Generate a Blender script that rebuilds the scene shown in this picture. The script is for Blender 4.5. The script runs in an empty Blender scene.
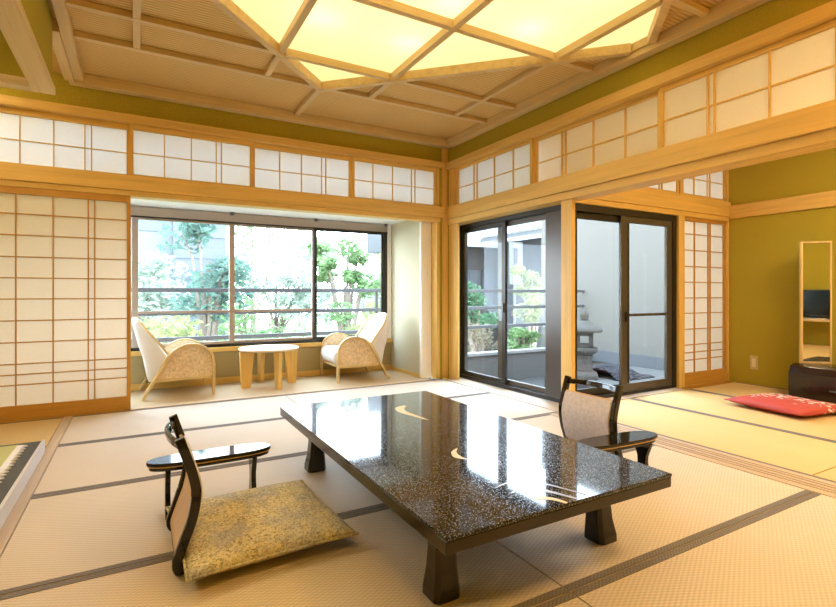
import bpy, bmesh, math, random
from mathutils import Vector, Matrix
R = random.Random(7)
D = bpy.data
SC = bpy.context.scene
COL = SC.collection
PI = math.pi

# ---------------------------------------------------------------- mesh builder
class MB:
    def __init__(s): s.v = []; s.f = []
    def add(s, vs, fs):
        o = len(s.v); s.v += [tuple(p) for p in vs]; s.f += [tuple(i + o for i in f) for f in fs]; return s
    def box(s, x0, x1, y0, y1, z0, z1):
        x0, x1 = min(x0, x1), max(x0, x1); y0, y1 = min(y0, y1), max(y0, y1); z0, z1 = min(z0, z1), max(z0, z1)
        return s.add([(x0,y0,z0),(x1,y0,z0),(x1,y1,z0),(x0,y1,z0),(x0,y0,z1),(x1,y0,z1),(x1,y1,z1),(x0,y1,z1)],
                     [(0,3,2,1),(4,5,6,7),(0,1,5,4),(1,2,6,5),(2,3,7,6),(3,0,4,7)])
    def bar(s, a, b, w, h, up=(0,0,1)):
        """box section w x h swept from a to b, h measured along up"""
        a, b = Vector(a), Vector(b); d = (b - a).normalized(); u = Vector(up)
        sd = d.cross(u).normalized(); u = sd.cross(d).normalized()
        q = [sd*w/2+u*h/2, -sd*w/2+u*h/2, -sd*w/2-u*h/2, sd*w/2-u*h/2]
        return s.add([a+k for k in q]+[b+k for k in q], [(0,1,2,3),(7,6,5,4),(0,4,5,1),(1,5,6,2),(2,6,7,3),(3,7,4,0)])
    def prism(s, pts, axis, a, b):
        """polygon pts (2-D) extruded along axis from a to b; 'x': pts=(y,z), 'y': pts=(x,z), 'z': pts=(x,y)"""
        m = {'x': lambda p, t: (t, p[0], p[1]), 'y': lambda p, t: (p[0], t, p[1]), 'z': lambda p, t: (p[0], p[1], t)}[axis]
        n = len(pts)
        vs = [m(p, a) for p in pts] + [m(p, b) for p in pts]
        return s.add(vs, [tuple(range(n-1,-1,-1)), tuple(range(n, 2*n))] + [(i,(i+1)%n,n+(i+1)%n,n+i) for i in range(n)])
    def lathe(s, prof, c=(0,0), n=32):
        vs = []; fs = []
        for r, z in prof:
            for k in range(n):
                t = 2*PI*k/n; vs.append((c[0]+r*math.cos(t), c[1]+r*math.sin(t), z))
        for i in range(len(prof)-1):
            for k in range(n):
                fs.append((i*n+k, i*n+(k+1)%n, (i+1)*n+(k+1)%n, (i+1)*n+k))
        fs.append(tuple(range(n-1,-1,-1))); fs.append(tuple((len(prof)-1)*n+k for k in range(n)))
        return s.add(vs, fs)
    def sweep(s, pts, w, h, up=(0,1,0)):
        """rectangular section swept along a path; w lies along up, h in the path's plane"""
        pts = [Vector(p) for p in pts]; u = Vector(up).normalized(); vs = []; n = len(pts)
        for i, p in enumerate(pts):
            d = (pts[min(i+1,n-1)] - pts[max(i-1,0)]).normalized()
            nn = d.cross(u).normalized()
            hh = h[i] if isinstance(h, (list, tuple)) else h
            ww = w[i] if isinstance(w, (list, tuple)) else w
            vs += [p+u*ww/2+nn*hh/2, p-u*ww/2+nn*hh/2, p-u*ww/2-nn*hh/2, p+u*ww/2-nn*hh/2]
        fs = [(0,1,2,3), tuple(4*(n-1)+k for k in (3,2,1,0))]
        for i in range(n-1):
            for k in range(4): fs.append((4*i+k, 4*i+4+k, 4*i+4+(k+1)%4, 4*i+(k+1)%4))
        return s.add(vs, fs)
    def loft(s, rings):
        n = len(rings[0]); vs = [p for r in rings for p in r]; fs = []
        for i in range(len(rings)-1):
            for k in range(n): fs.append((i*n+k, i*n+(k+1)%n, (i+1)*n+(k+1)%n, (i+1)*n+k))
        fs += [tuple(range(n-1,-1,-1)), tuple((len(rings)-1)*n+k for k in range(n))]
        return s.add(vs, fs)
    def build(s, name, mat, parent=None, bevel=0, smooth=False, seg=2):
        me = D.meshes.new(name)
        off = Vector(parent.location) if parent is not None and parent.get('_w') else Vector((0,0,0))
        if parent is not None and parent.parent is not None and parent.parent.get('_w'):
            off = Vector(parent.parent.location); 
        me.from_pydata([tuple(Vector(p)-off) for p in s.v], [], s.f)
        bm = bmesh.new(); bm.from_mesh(me); bmesh.ops.recalc_face_normals(bm, faces=bm.faces); bm.to_mesh(me); bm.free()
        me.materials.append(mat)
        o = D.objects.new(name, me); COL.objects.link(o)
        if parent is not None: o.parent = parent
        if smooth:
            for p in me.polygons: p.use_smooth = True
        if bevel:
            m = o.modifiers.new('bevel', 'BEVEL'); m.width = bevel; m.segments = seg; m.limit_method = 'ANGLE'; m.angle_limit = 0.6
        return o

def tag(o, label, cat, group=None, kind=None):
    o['label'] = label; o['category'] = cat
    if group: o['group'] = group
    if kind: o['kind'] = kind
    return o
def thing(name, label, cat, loc=(0,0,0), rz=0, group=None, kind=None, world=True):
    """Empty at the base of a thing. world=True: its parts are given in world coordinates."""
    o = D.objects.new(name, None); COL.objects.link(o); o.location = loc; o.rotation_euler = (0,0,rz)
    o.empty_display_size = .05
    if world: o['_w'] = 1
    return tag(o, label, cat, group, kind)
def copy_tree(o, parent=None):
    c = o.copy(); COL.objects.link(c)
    if parent is not None: c.parent = parent
    for ch in list(o.children): copy_tree(ch, c)
    return c

# ---------------------------------------------------------------- materials
def nodes(name):
    m = D.materials.new(name); m.use_nodes = True; nt = m.node_tree
    return m, nt, nt.nodes['Principled BSDF'], nt.nodes['Material Output']
def N(nt, t, **kw):
    n = nt.nodes.new(t)
    for k, v in kw.items():
        if k in n.inputs: n.inputs[k].default_value = v
        else: setattr(n, k, v)
    return n
def coords(nt, scale=(1,1,1), rot=(0,0,0)):
    tc = N(nt, 'ShaderNodeTexCoord'); mp = N(nt, 'ShaderNodeMapping'); mp.inputs['Scale'].default_value = scale; mp.inputs['Rotation'].default_value = rot
    nt.links.new(tc.outputs['Object'], mp.inputs['Vector']); return mp.outputs['Vector']
def ramp(nt, fac, stops):
    r = N(nt, 'ShaderNodeValToRGB'); e = r.color_ramp.elements
    while len(e) < len(stops): e.new(.5)
    for k, (p, c) in zip(e, stops): k.position = p; k.color = (*c, 1)
    nt.links.new(fac, r.inputs['Fac']); return r.outputs['Color']
def bump(nt, h, bs, strength=.2, dist=.002):
    b = N(nt, 'ShaderNodeBump', Strength=strength, Distance=dist); nt.links.new(h, b.inputs['Height']); nt.links.new(b.outputs['Normal'], bs.inputs['Normal'])
def plain(name, c, rough=.5, metal=0, spec=.5):
    m, nt, bs, _ = nodes(name); bs.inputs['Base Color'].default_value = (*c,1); bs.inputs['Roughness'].default_value = rough
    bs.inputs['Metallic'].default_value = metal; bs.inputs['Specular IOR Level'].default_value = spec; return m
def mul(c, k): return tuple(x*k for x in c)
def grainy(name, c, scale=60, var=.15, rough=.9, bmp=.3, dist=.002):
    m, nt, bs, _ = nodes(name); v = coords(nt)
    n = N(nt, 'ShaderNodeTexNoise', Scale=scale, Detail=6, Roughness=.65); nt.links.new(v, n.inputs['Vector'])
    nt.links.new(ramp(nt, n.outputs['Fac'], [(.3, mul(c,1-var)), (.7, mul(c,1+var))]), bs.inputs['Base Color'])
    bs.inputs['Roughness'].default_value = rough; bs.inputs['Specular IOR Level'].default_value = .2
    bump(nt, n.outputs['Fac'], bs, bmp, dist); return m
def wood(name, c, axis='x', rough=.45, var=.16, spec=.35):
    m, nt, bs, _ = nodes(name); sc = {'x': (1.2,26,26), 'y': (26,1.2,26), 'z': (26,26,1.2)}[axis]
    v = coords(nt, sc)
    n = N(nt, 'ShaderNodeTexNoise', Scale=1.0, Detail=7, Roughness=.6, Distortion=.6); nt.links.new(v, n.inputs['Vector'])
    nt.links.new(ramp(nt, n.outputs['Fac'], [(.3, mul(c,1-var)), (.5, c), (.72, mul(c,1+var*.7))]), bs.inputs['Base Color'])
    bs.inputs['Roughness'].default_value = rough; bs.inputs['Specular IOR Level'].default_value = spec
    bump(nt, n.outputs['Fac'], bs, .08, .001); return m
WC = (.73,.48,.145); WL = (.68,.51,.25); WD = (.54,.28,.055)
WX, WY, WZ = (wood('cedar_'+a, WC, a) for a in 'xyz')
LX, LY, LZ = (wood('pale_cypress_'+a, WL, a) for a in 'xyz')
DX, DY, DZ = (wood('amber_frame_'+a, WD, a) for a in 'xyz')
SILL = wood('sill_wood', (.52,.40,.29), 'y', .5)
SILLX = wood('sill_wood_x', (.62,.47,.32), 'x', .5)
OLIVE = grainy('olive_sand_plaster', (.42,.335,.04), 190, .22, .95, .5)
TAN = grainy('tan_sand_plaster', (.44,.36,.19), 190, .12, .95, .4)
BEIGE = grainy('beige_wallpaper', (.58,.53,.38), 220, .06, .9, .2)
WHITE = grainy('white_plaster', (.93,.93,.92), 120, .03, .9, .1)
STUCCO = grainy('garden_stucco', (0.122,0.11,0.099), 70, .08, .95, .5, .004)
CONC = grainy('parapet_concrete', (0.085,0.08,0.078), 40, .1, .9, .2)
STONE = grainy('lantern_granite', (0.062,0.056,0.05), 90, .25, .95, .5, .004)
PLINTH = grainy('plinth_render', (0.085,0.085,0.092), 40, .06, .9, .2)
BRONZE = plain('dark_bronze_aluminium', (.035,.03,.027), .35, .5)
BRONZE_L = plain('taupe_aluminium', (.42,.34,.29), .4, .3)
RAIL = plain('grey_railing_metal', (0.085,0.08,0.085), .5, .3)
BRASSY = plain('steel_catch', (.12,.12,.12), .4, .8)

def woven(name, c, sx, sy, var=.1, rough=.75, bmp=.35, big=.05):
    m, nt, bs, _ = nodes(name); tc = N(nt, 'ShaderNodeTexCoord')
    sep = N(nt, 'ShaderNodeSeparateXYZ'); nt.links.new(tc.outputs['Object'], sep.inputs[0])
    def wave(o, s):
        a = N(nt, 'ShaderNodeMath', operation='MULTIPLY'); a.inputs[1].default_value = s; nt.links.new(o, a.inputs[0])
        b = N(nt, 'ShaderNodeMath', operation='SINE'); nt.links.new(a.outputs[0], b.inputs[0]); return b.outputs[0]
    p = N(nt, 'ShaderNodeMath', operation='MULTIPLY'); nt.links.new(wave(sep.outputs['X'], sx), p.inputs[0]); nt.links.new(wave(sep.outputs['Y'], sy), p.inputs[1])
    mr = N(nt, 'ShaderNodeMapRange'); mr.inputs['From Min'].default_value = -1; nt.links.new(p.outputs[0], mr.inputs['Value'])
    n = N(nt, 'ShaderNodeTexNoise', Scale=3.0, Detail=5); nt.links.new(tc.outputs['Object'], n.inputs['Vector'])
    a = ramp(nt, mr.outputs[0], [(.1, mul(c,1-var)), (.9, mul(c,1+var))])
    b = ramp(nt, n.outputs['Fac'], [(.3, (1-big,)*3), (.7, (1,1,1))])
    mx = N(nt, 'ShaderNodeMix', data_type='RGBA', blend_type='MULTIPLY'); mx.inputs['Factor'].default_value = 1
    nt.links.new(a, mx.inputs['A']); nt.links.new(b, mx.inputs['B']); nt.links.new(mx.outputs['Result'], bs.inputs['Base Color'])
    bs.inputs['Roughness'].default_value = rough; bs.inputs['Specular IOR Level'].default_value = .3
    bump(nt, mr.outputs[0], bs, bmp, .002); return m
TATAMI = woven('tatami_rush_weave', (0.64,0.55,0.465), 2*PI/.034, 2*PI/.017, .13, .7, .6)
TATAMI2 = woven('tatami_rush_weave_gold', (0.63,0.455,0.215), 2*PI/.014, 2*PI/.030, .07, .7, .4)
HERI = woven('tatami_border_cloth', (.185,.165,.16), 2*PI/.018, 2*PI/.016, .28, .9, .2)
CEILW = woven('woven_ceiling_board', (0.66,0.45,0.17), 2*PI/.30, 2*PI/.030, .20, .7, .6)
FLOORW = woven('engawa_floor_matting', (.60,.46,.29), 2*PI/.5, 2*PI/.03, .04, .5, .1)

def paper(name, c, tr):
    m, nt, bs, out = nodes(name); nt.nodes.remove(bs)
    d = N(nt, 'ShaderNodeBsdfDiffuse'); d.inputs['Color'].default_value = (*c,1)
    t = N(nt, 'ShaderNodeBsdfTranslucent'); t.inputs['Color'].default_value = (*c,1)
    n = N(nt, 'ShaderNodeTexNoise', Scale=30.0, Detail=4); nt.links.new(coords(nt,(1,1,8)), n.inputs['Vector'])
    col = ramp(nt, n.outputs['Fac'], [(.3, mul(c,.97)), (.7, c)])
    nt.links.new(col, d.inputs['Color']); nt.links.new(col, t.inputs['Color'])
    mx = N(nt, 'ShaderNodeMixShader'); mx.inputs[0].default_value = tr
    nt.links.new(d.outputs[0], mx.inputs[1]); nt.links.new(t.outputs[0], mx.inputs[2]); nt.links.new(mx.outputs[0], out.inputs['Surface']); return m
PAPER = paper('washi_paper', (.90,.85,.77), .38)
PAPERS = paper('cream_washi_paper', (.92,.90,.87), .5)
PAPERW = paper('white_washi_paper', (.84,.86,.86), .19)

def glass(name, c=(.97,.985,.98), gloss=.06):
    m, nt, bs, out = nodes(name); nt.nodes.remove(bs)
    t = N(nt, 'ShaderNodeBsdfTransparent'); t.inputs['Color'].default_value = (*c,1)
    g = N(nt, 'ShaderNodeBsdfGlossy', Roughness=.0); g.inputs['Color'].default_value = (.9,.95,1,1)
    f = N(nt, 'ShaderNodeFresnel', IOR=1.28)
    ge = N(nt, 'ShaderNodeNewGeometry'); iv = N(nt, 'ShaderNodeMath', operation='SUBTRACT'); iv.inputs[0].default_value = 1.0; nt.links.new(ge.outputs['Backfacing'], iv.inputs[1])
    fm = N(nt, 'ShaderNodeMath', operation='MULTIPLY'); nt.links.new(f.outputs[0], fm.inputs[0]); nt.links.new(iv.outputs[0], fm.inputs[1])
    mx = N(nt, 'ShaderNodeMixShader'); nt.links.new(fm.outputs[0], mx.inputs[0])
    nt.links.new(t.outputs[0], mx.inputs[1]); nt.links.new(g.outputs[0], mx.inputs[2]); nt.links.new(mx.outputs[0], out.inputs['Surface']); return m
GLASS = glass('clear_window_glass')

def lacquer(name, c, fleck=None, rough=.06, coat=0):
    m, nt, bs, _ = nodes(name); bs.inputs['Base Color'].default_value = (*c,1); bs.inputs['Roughness'].default_value = rough
    bs.inputs['Specular IOR Level'].default_value = .5; bs.inputs['Coat Weight'].default_value = coat; bs.inputs['Coat Roughness'].default_value = .02; bs.inputs['Coat IOR'].default_value = 1.6
    if fleck:
        v = N(nt, 'ShaderNodeTexVoronoi', Scale=290.0); nt.links.new(coords(nt), v.inputs['Vector'])
        n = N(nt, 'ShaderNodeTexNoise', Scale=2.2, Detail=3); nt.links.new(coords(nt), n.inputs['Vector'])
        sp = N(nt, 'ShaderNodeSeparateColor'); nt.links.new(v.outputs['Color'], sp.inputs[0])
        ad = N(nt, 'ShaderNodeMath', operation='ADD'); nt.links.new(sp.outputs[0], ad.inputs[0])
        sc = N(nt, 'ShaderNodeMath', operation='MULTIPLY'); sc.inputs[1].default_value = .55; nt.links.new(n.outputs['Fac'], sc.inputs[0]); nt.links.new(sc.outputs[0], ad.inputs[1])
        fl = ramp(nt, ad.outputs[0], [(.86, (0,0,0)), (1.0, (.7,.7,.7))])
        dd = ramp(nt, v.outputs['Distance'], [(.32, (1,1,1)), (.55, (0,0,0))])
        mk = N(nt, 'ShaderNodeMath', operation='MULTIPLY'); nt.links.new(fl, mk.inputs[0]); nt.links.new(dd, mk.inputs[1])
        mx = N(nt, 'ShaderNodeMix', data_type='RGBA'); mx.inputs['A'].default_value = (*c,1); mx.inputs['B'].default_value = (*fleck,1)
        nt.links.new(mk.outputs[0], mx.inputs['Factor']); nt.links.new(mx.outputs['Result'], bs.inputs['Base Color'])
        m2 = N(nt, 'ShaderNodeMath', operation='MULTIPLY'); m2.inputs[1].default_value = .6; nt.links.new(mk.outputs[0], m2.inputs[0]); nt.links.new(m2.outputs[0], bs.inputs['Metallic'])
        r2 = N(nt, 'ShaderNodeMath', operation='MULTIPLY_ADD'); r2.inputs[1].default_value = .35; r2.inputs[2].default_value = rough; nt.links.new(mk.outputs[0], r2.inputs[0]); nt.links.new(r2.outputs[0], bs.inputs['Roughness'])
    return m
LAC = lacquer('black_lacquer', (.012,.010,.009))
LACT = lacquer('black_lacquer_silver_flecks', (.012,.011,.012), (.55,.62,.80))
LACB = lacquer('brown_black_lacquer', (.022,.016,.007), None, .18)
LACR = lacquer('dark_red_lacquer', (.022,.009,.006), None, .16)
PEARL = plain('pearl_inlay', (.80,.72,.55), .3)
PEARLB = plain('blue_pearl_inlay', (.42,.46,.60), .25, .4)
PLY = wood('beech_ply', (.66,.46,.28), 'z', .5, .08)

def floral(name, base, b, c, scale=85):
    m, nt, bs, _ = nodes(name); v = coords(nt); lo = .45 if scale > 100 else .85
    vo = N(nt, 'ShaderNodeTexVoronoi', Scale=scale); nt.links.new(v, vo.inputs['Vector'])
    sp = N(nt, 'ShaderNodeSeparateColor'); nt.links.new(vo.outputs['Color'], sp.inputs[0])
    n = N(nt, 'ShaderNodeTexNoise', Scale=9.0, Detail=3); nt.links.new(v, n.inputs['Vector'])
    a = ramp(nt, sp.outputs[0], [(.0, mul(base,lo)), (.35, base), (.7, mul(base,1.15)), (1.0, c)])
    k = ramp(nt, n.outputs['Fac'], [(.46, (0,0,0)), (.6, (.75,.75,.75))])
    mx = N(nt, 'ShaderNodeMix', data_type='RGBA'); nt.links.new(k, mx.inputs['Factor']); nt.links.new(a, mx.inputs['A'])
    q = ramp(nt, sp.outputs[1], [(.0, mul(b,lo)), (.5, b), (1.0, mul(b,1.35))]); nt.links.new(q, mx.inputs['B'])
    nt.links.new(mx.outputs['Result'], bs.inputs['Base Color']); bs.inputs['Roughness'].default_value = .85; bs.inputs['Specular IOR Level'].default_value = .2
    bump(nt, vo.outputs['Distance'], bs, .3, .002); return m
FLORAL = floral('olive_floral_cloth', (.54,.47,.28), (.38,.37,.35), (.68,.62,.46), 150)
ARMFAB = floral('champagne_damask', (.72,.56,.36), (.66,.50,.32), (.76,.64,.46), 60)
ZFAB = grainy('rose_grey_cloth', (0.7,0.64,0.66), 55, .14, .9, .2)
SEATF = grainy('white_upholstery', (.76,.73,.74), 90, .04, .9, .2)
def red_cloth():
    m, nt, bs, _ = nodes('red_cloth_white_blossoms'); v = coords(nt)
    c = (.50,.065,.055)
    vo = N(nt, 'ShaderNodeTexVoronoi', Scale=24.0, Randomness=.9); nt.links.new(v, vo.inputs['Vector'])
    sh = ramp(nt, vo.outputs['Distance'], [(.42, (1,1,1)), (.47, (0,0,0))])
    sx = N(nt, 'ShaderNodeSeparateXYZ'); tc = N(nt, 'ShaderNodeTexCoord'); nt.links.new(tc.outputs['Object'], sx.inputs[0])
    n = N(nt, 'ShaderNodeTexNoise', Scale=7.0, Detail=1); nt.links.new(v, n.inputs['Vector'])
    yy = N(nt, 'ShaderNodeMath', operation='MULTIPLY_ADD'); yy.inputs[1].default_value = .25; nt.links.new(sx.outputs['Y'], yy.inputs[0]); nt.links.new(n.outputs['Fac'], yy.inputs[2])
    ad = N(nt, 'ShaderNodeMath', operation='MULTIPLY_ADD'); ad.inputs[1].default_value = .9; nt.links.new(sx.outputs['X'], ad.inputs[0]); nt.links.new(yy.outputs[0], ad.inputs[2])
    k = ramp(nt, ad.outputs[0], [(.47, (0,0,0)), (.50, (1,1,1))])
    mk = N(nt, 'ShaderNodeMath', operation='MULTIPLY'); nt.links.new(sh, mk.inputs[0]); nt.links.new(k, mk.inputs[1])
    mx = N(nt, 'ShaderNodeMix', data_type='RGBA'); mx.inputs['A'].default_value = (*c,1); mx.inputs['B'].default_value = (.85,.78,.75,1)
    nt.links.new(mk.outputs[0], mx.inputs['Factor']); nt.links.new(mx.outputs['Result'], bs.inputs['Base Color'])
    bs.inputs['Roughness'].default_value = .6; return m
RED = red_cloth()

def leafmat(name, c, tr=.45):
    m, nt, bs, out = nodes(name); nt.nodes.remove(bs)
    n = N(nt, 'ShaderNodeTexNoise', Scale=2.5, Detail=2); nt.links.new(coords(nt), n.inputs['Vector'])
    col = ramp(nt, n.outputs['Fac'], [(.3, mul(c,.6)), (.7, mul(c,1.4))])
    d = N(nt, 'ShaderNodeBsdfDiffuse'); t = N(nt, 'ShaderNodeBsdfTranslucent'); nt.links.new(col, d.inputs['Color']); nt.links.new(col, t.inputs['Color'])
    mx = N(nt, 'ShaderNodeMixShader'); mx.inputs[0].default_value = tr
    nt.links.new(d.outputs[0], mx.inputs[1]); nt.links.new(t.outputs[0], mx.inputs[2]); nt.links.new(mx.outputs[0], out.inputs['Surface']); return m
BARK = grainy('bark', (.20,.16,.13), 30, .2, .95, .5)

def emit(name, c, s):
    m, nt, bs, out = nodes(name); nt.nodes.remove(bs); e = N(nt, 'ShaderNodeEmission', Strength=s); e.inputs['Color'].default_value = (*c,1)
    nt.links.new(e.outputs[0], out.inputs['Surface']); return m

# ---------------------------------------------------------------- the room
YB, XR, XL, YF = 4.95, 3.20, -.46, -.55        # back, right, left planes of the main room
ZC = 2.79                                       # ceiling boards
R2B, R2R, R2F = 3.22, 5.90, -3.7                # adjoining room: back, right, front
AL, AB = -2.3, 3.86                             # alcove on the left: outer wall, front of its dropped wall
TN = [0]
def trim(mat, x0, x1, y0, y1, z0, z1, label, cat='trim', bevel=.003):
    TN[0] += 1
    return tag(MB().box(x0,x1,y0,y1,z0,z1).build('trim_%d' % TN[0], mat, None, bevel), label, cat, None, 'structure')
def wall(name, mat, boxes, label, cat='wall'):
    m = MB()
    for b in boxes: m.box(*b)
    return tag(m.build(name, mat), label, cat, None, 'structure')

wall('floor', CONC, [(AL-.1, 3.34, R2F-.1, 5.0, -.16, -.052), (3.341, R2R+.1, R2F-.1, 3.315, -.16, -.052)], 'subfloor carrying the tatami mats of both rooms', 'floor')
wall('floor_engawa', FLOORW, [(-1.3, 2.95, 4.96, 5.93, -.10, 0)], 'pale matting floor of the sun porch by the wide window', 'floor')
# tatami mats (each one lifts out)
def mat_(x0, x1, y0, y1, along, label, grp, m):
    t = thing('tatami_mat', label, 'tatami mat', ((x0+x1)/2, (y0+y1)/2, -.05), 0, grp)
    g = .0015
    MB().box(x0+g,x1-g,y0+g,y1-g,-.05,0).build('rush_surface', m, t)
    w = .031
    if along == 'x':
        for a, b in ((y0+g, y0+w), (y1-w, y1-g)): MB().box(x0+g,x1-g,a,b,.0003,.0018).build('cloth_border', HERI, t)
    else:
        for a, b in ((x0+g, x0+w), (x1-w, x1-g)): MB().box(a,b,y0+g,y1-g,.0003,.0018).build('cloth_border', HERI, t)
rows = [(4.005,4.905,'against the sun porch sill'), (3.06,4.0,'just behind the far end of the lacquer table'),
        (2.115,3.055,'under the far half of the lacquer table'), (1.205,2.11,'under the near half of the lacquer table'),
        (.28,1.20,'before the near end of the lacquer table')]
for y0, y1, tx in rows:
    mat_(-.45, 1.262, y0, y1, 'x', 'tatami mat on the alcove side, ' + tx, 'tatami mats of the main room', TATAMI)
    mat_(1.266, 2.965 if y1 < 3.07 else 3.09, y0, y1, 'x', 'tatami mat on the side room side, ' + tx, 'tatami mats of the main room', TATAMI)
mat_(-2.28, -.515, 4.005, 4.905, 'x', 'golden tatami mat behind the low platform and before the paper doors', 'tatami mats of the main room', TATAMI2)
for x0, x1, tx in [(3.20,4.09,'beside the wooden threshold'), (4.095,5.01,'in the middle of the side room'), (5.015,5.885,'along the olive wall with the mirror')]:
    mat_(x0, x1, 1.32, 3.13, 'y', 'golden tatami mat ' + tx + ', at the sliding glass door end', 'tatami mats of the side room', TATAMI2)
    mat_(x0, x1, -.55, 1.315, 'y', 'golden tatami mat ' + tx + ', at the television end', 'tatami mats of the side room', TATAMI2)

wall('floor_side_room_far', TATAMI2, [(3.2,5.885,-3.69,-.555,-.05,0)], 'tatami floor of the side room before the television shelf', 'floor')
# sills and thresholds
trim(SILL, 2.968, 3.197, YF, 3.055, -.05, .004, 'wide grooved wooden threshold between main room and side room', 'threshold')
m = MB()
for gx in (3.02,3.055,3.10,3.135): m.box(gx,gx+.012,YF+.02,3.05,.0042,.0058)
m.build('threshold_groove', wood('groove_wood', (.33,.24,.17), 'y'), D.objects['trim_%d' % TN[0]])
trim(SILL, 3.095, 3.33, 3.06, 4.90, -.05, .006, 'sunlit wooden sill in front of the corner glass doors', 'sill')
trim(SILL, 3.36, 4.96, 3.135, 3.235, -.05, .006, 'wooden sill below the side room glass door', 'sill')
trim(SILLX, -.045, 2.95, 4.91, 4.99, -.05, .008, 'wooden threshold between main room and sun porch', 'threshold')
trim(SILL, -.512, -.453, YF, 4.905, -.05, .003, 'pale wooden floor strip beside the low platform', 'floor strip')

# --- back wall of the main room
wall('wall_back', OLIVE, [(AL, XR, 4.965, 5.06, 2.50, ZC+.05)], 'olive plaster band above the back paper transoms')
trim(WX, AL, 3.125, 4.915, 5.06, 2.462, 2.532, 'long rail above the back row of paper transoms', 'rail')
trim(WX, AL, 3.13, 4.905, 5.06, 1.880, 2.006, 'long lintel beam under the back row of paper transoms', 'beam')
trim(WX, AL, 3.08, 4.925, 5.06, 1.835, 1.8785, 'grooved head rail over the sun porch opening', 'rail')
trim(WZ, 3.035, 3.075, 4.93, 5.06, 0, 1.834, 'slim wooden jamb at the end of the sun porch opening', 'jamb')
trim(WZ, 3.038, 3.0755, 4.94, 5.06, 2.0065, 2.4615, 'short jamb at the corner end of the back transoms', 'jamb')
trim(WZ, 3.37, 3.46, 3.311, 3.56, 1.95, 2.75, 'unseen block added to shade the side transom from terrace sky', 'corner block')  # unseen block, added to stop sky light behind the second side transom
trim(OLIVE, 3.076, 3.118, 4.955, 5.06, 0, 2.46, 'narrow olive plaster strip beside the corner post', 'wall strip', 0)
trim(WZ, 3.119, 3.20, 4.945, 5.06, 0, ZC, 'corner post between the back wall and the garden doors', 'post')

# --- right side of the main room
wall('wall_right', OLIVE, [(XR+.015, XR+.10, YF, 4.95, 2.50, ZC+.05)], 'olive plaster band above the side paper transoms')
trim(WY, XR-.035, XR+.13, YF, 4.94, 2.455, 2.53, 'long rail above the side row of paper transoms', 'rail')
trim(WY, XR-.04, XR+.15, YF, 4.90, 1.868, 2.008, 'long lintel beam under the side row of paper transoms', 'beam')
trim(WY, XR-.012, XR+.165, YF, 4.94, 1.805, 1.8665, 'grooved head rail over the opening to the side room', 'rail')
trim(WZ, 3.205, 3.228, 4.745, 4.94, 0, 1.804, 'wooden post between corner and black framed garden door', 'post')
trim(WZ, 3.215, 3.255, 3.037, 3.163, .0, 1.804, 'square wooden post standing where the two glass doors meet', 'post')
# --- left and front, out of sight of the lens
wall('wall_front', OLIVE, [(AL-.1, 3.3, YF-.1, YF, -.05, ZC+.1)], 'olive plaster wall behind the viewer')
wall('wall_left', OLIVE, [(AL-.1, AL, YF, 5.0, -.05, ZC+.1)], 'olive plaster wall at the far side of the alcove')

# --- ceiling: boards around the diamond light
CX, CY, HR = 1.37, 2.30, 1.83
m = MB()
for q in ([(XL-.03,CY),(XL-.03,YB+.02),(CX,YB+.02),(CX,CY+HR)], [(CX,CY+HR),(CX,YB+.02),(XR+.02,YB+.02),(XR+.02,CY)],
          [(XR+.02,CY),(XR+.02,YF),(CX,YF),(CX,CY-HR)], [(CX,CY-HR),(CX,YF),(XL-.03,YF),(XL-.03,CY)]):
    m.prism(q, 'z', ZC, ZC+.02)
m.box(AL, XL-.03, AB+.10, YB+.02, ZC, ZC+.02)
tag(m.build('ceiling', CEILW), 'woven cypress ceiling boards around the diamond light', 'ceiling', None, 'structure')
wall('ceiling_alcove', CEILW, [(AL, XL-.10, YF, AB, 2.60, 2.62)], 'low boarded ceiling over the alcove', 'ceiling')
trim(LX, XL-.02, XR, YB-.09, YB+.01, 2.705, 2.788, 'ceiling edge board along the back wall', 'ceiling trim')
trim(LY, XR-.075, XR+.01, YF, YB-.092, 2.70, 2.788, 'ceiling edge board along the side room wall', 'ceiling trim')
trim(LY, XL+.02, XL+.085, YF, YB-.10, 2.72, 2.788, 'ceiling edge batten beside the dropped alcove wall', 'ceiling trim')
trim(LY, XL-.045, XL+.0195, AB+.115, YB-.10, 2.70, 2.788, 'pale ceiling board beyond the corner of the dropped alcove wall', 'ceiling trim')
# dropped L-shaped wall around the alcove
wall('wall_dropped', OLIVE, [(XL-.085, XL-.015, YF, AB+.10, 2.335, ZC), (AL, XL-.085, AB+.03, AB+.10, 2.335, ZC)], 'dropped olive wall hanging around the alcove')
trim(LY, XL-.12, XL, YF, AB+.115, 2.285, 2.333, 'pale bottom rail of the dropped alcove wall', 'rail')
trim(LX, AL, XL-.122, AB+.01, AB+.115, 2.285, 2.333, 'pale bottom rail turning along the back of the alcove', 'rail')

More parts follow.
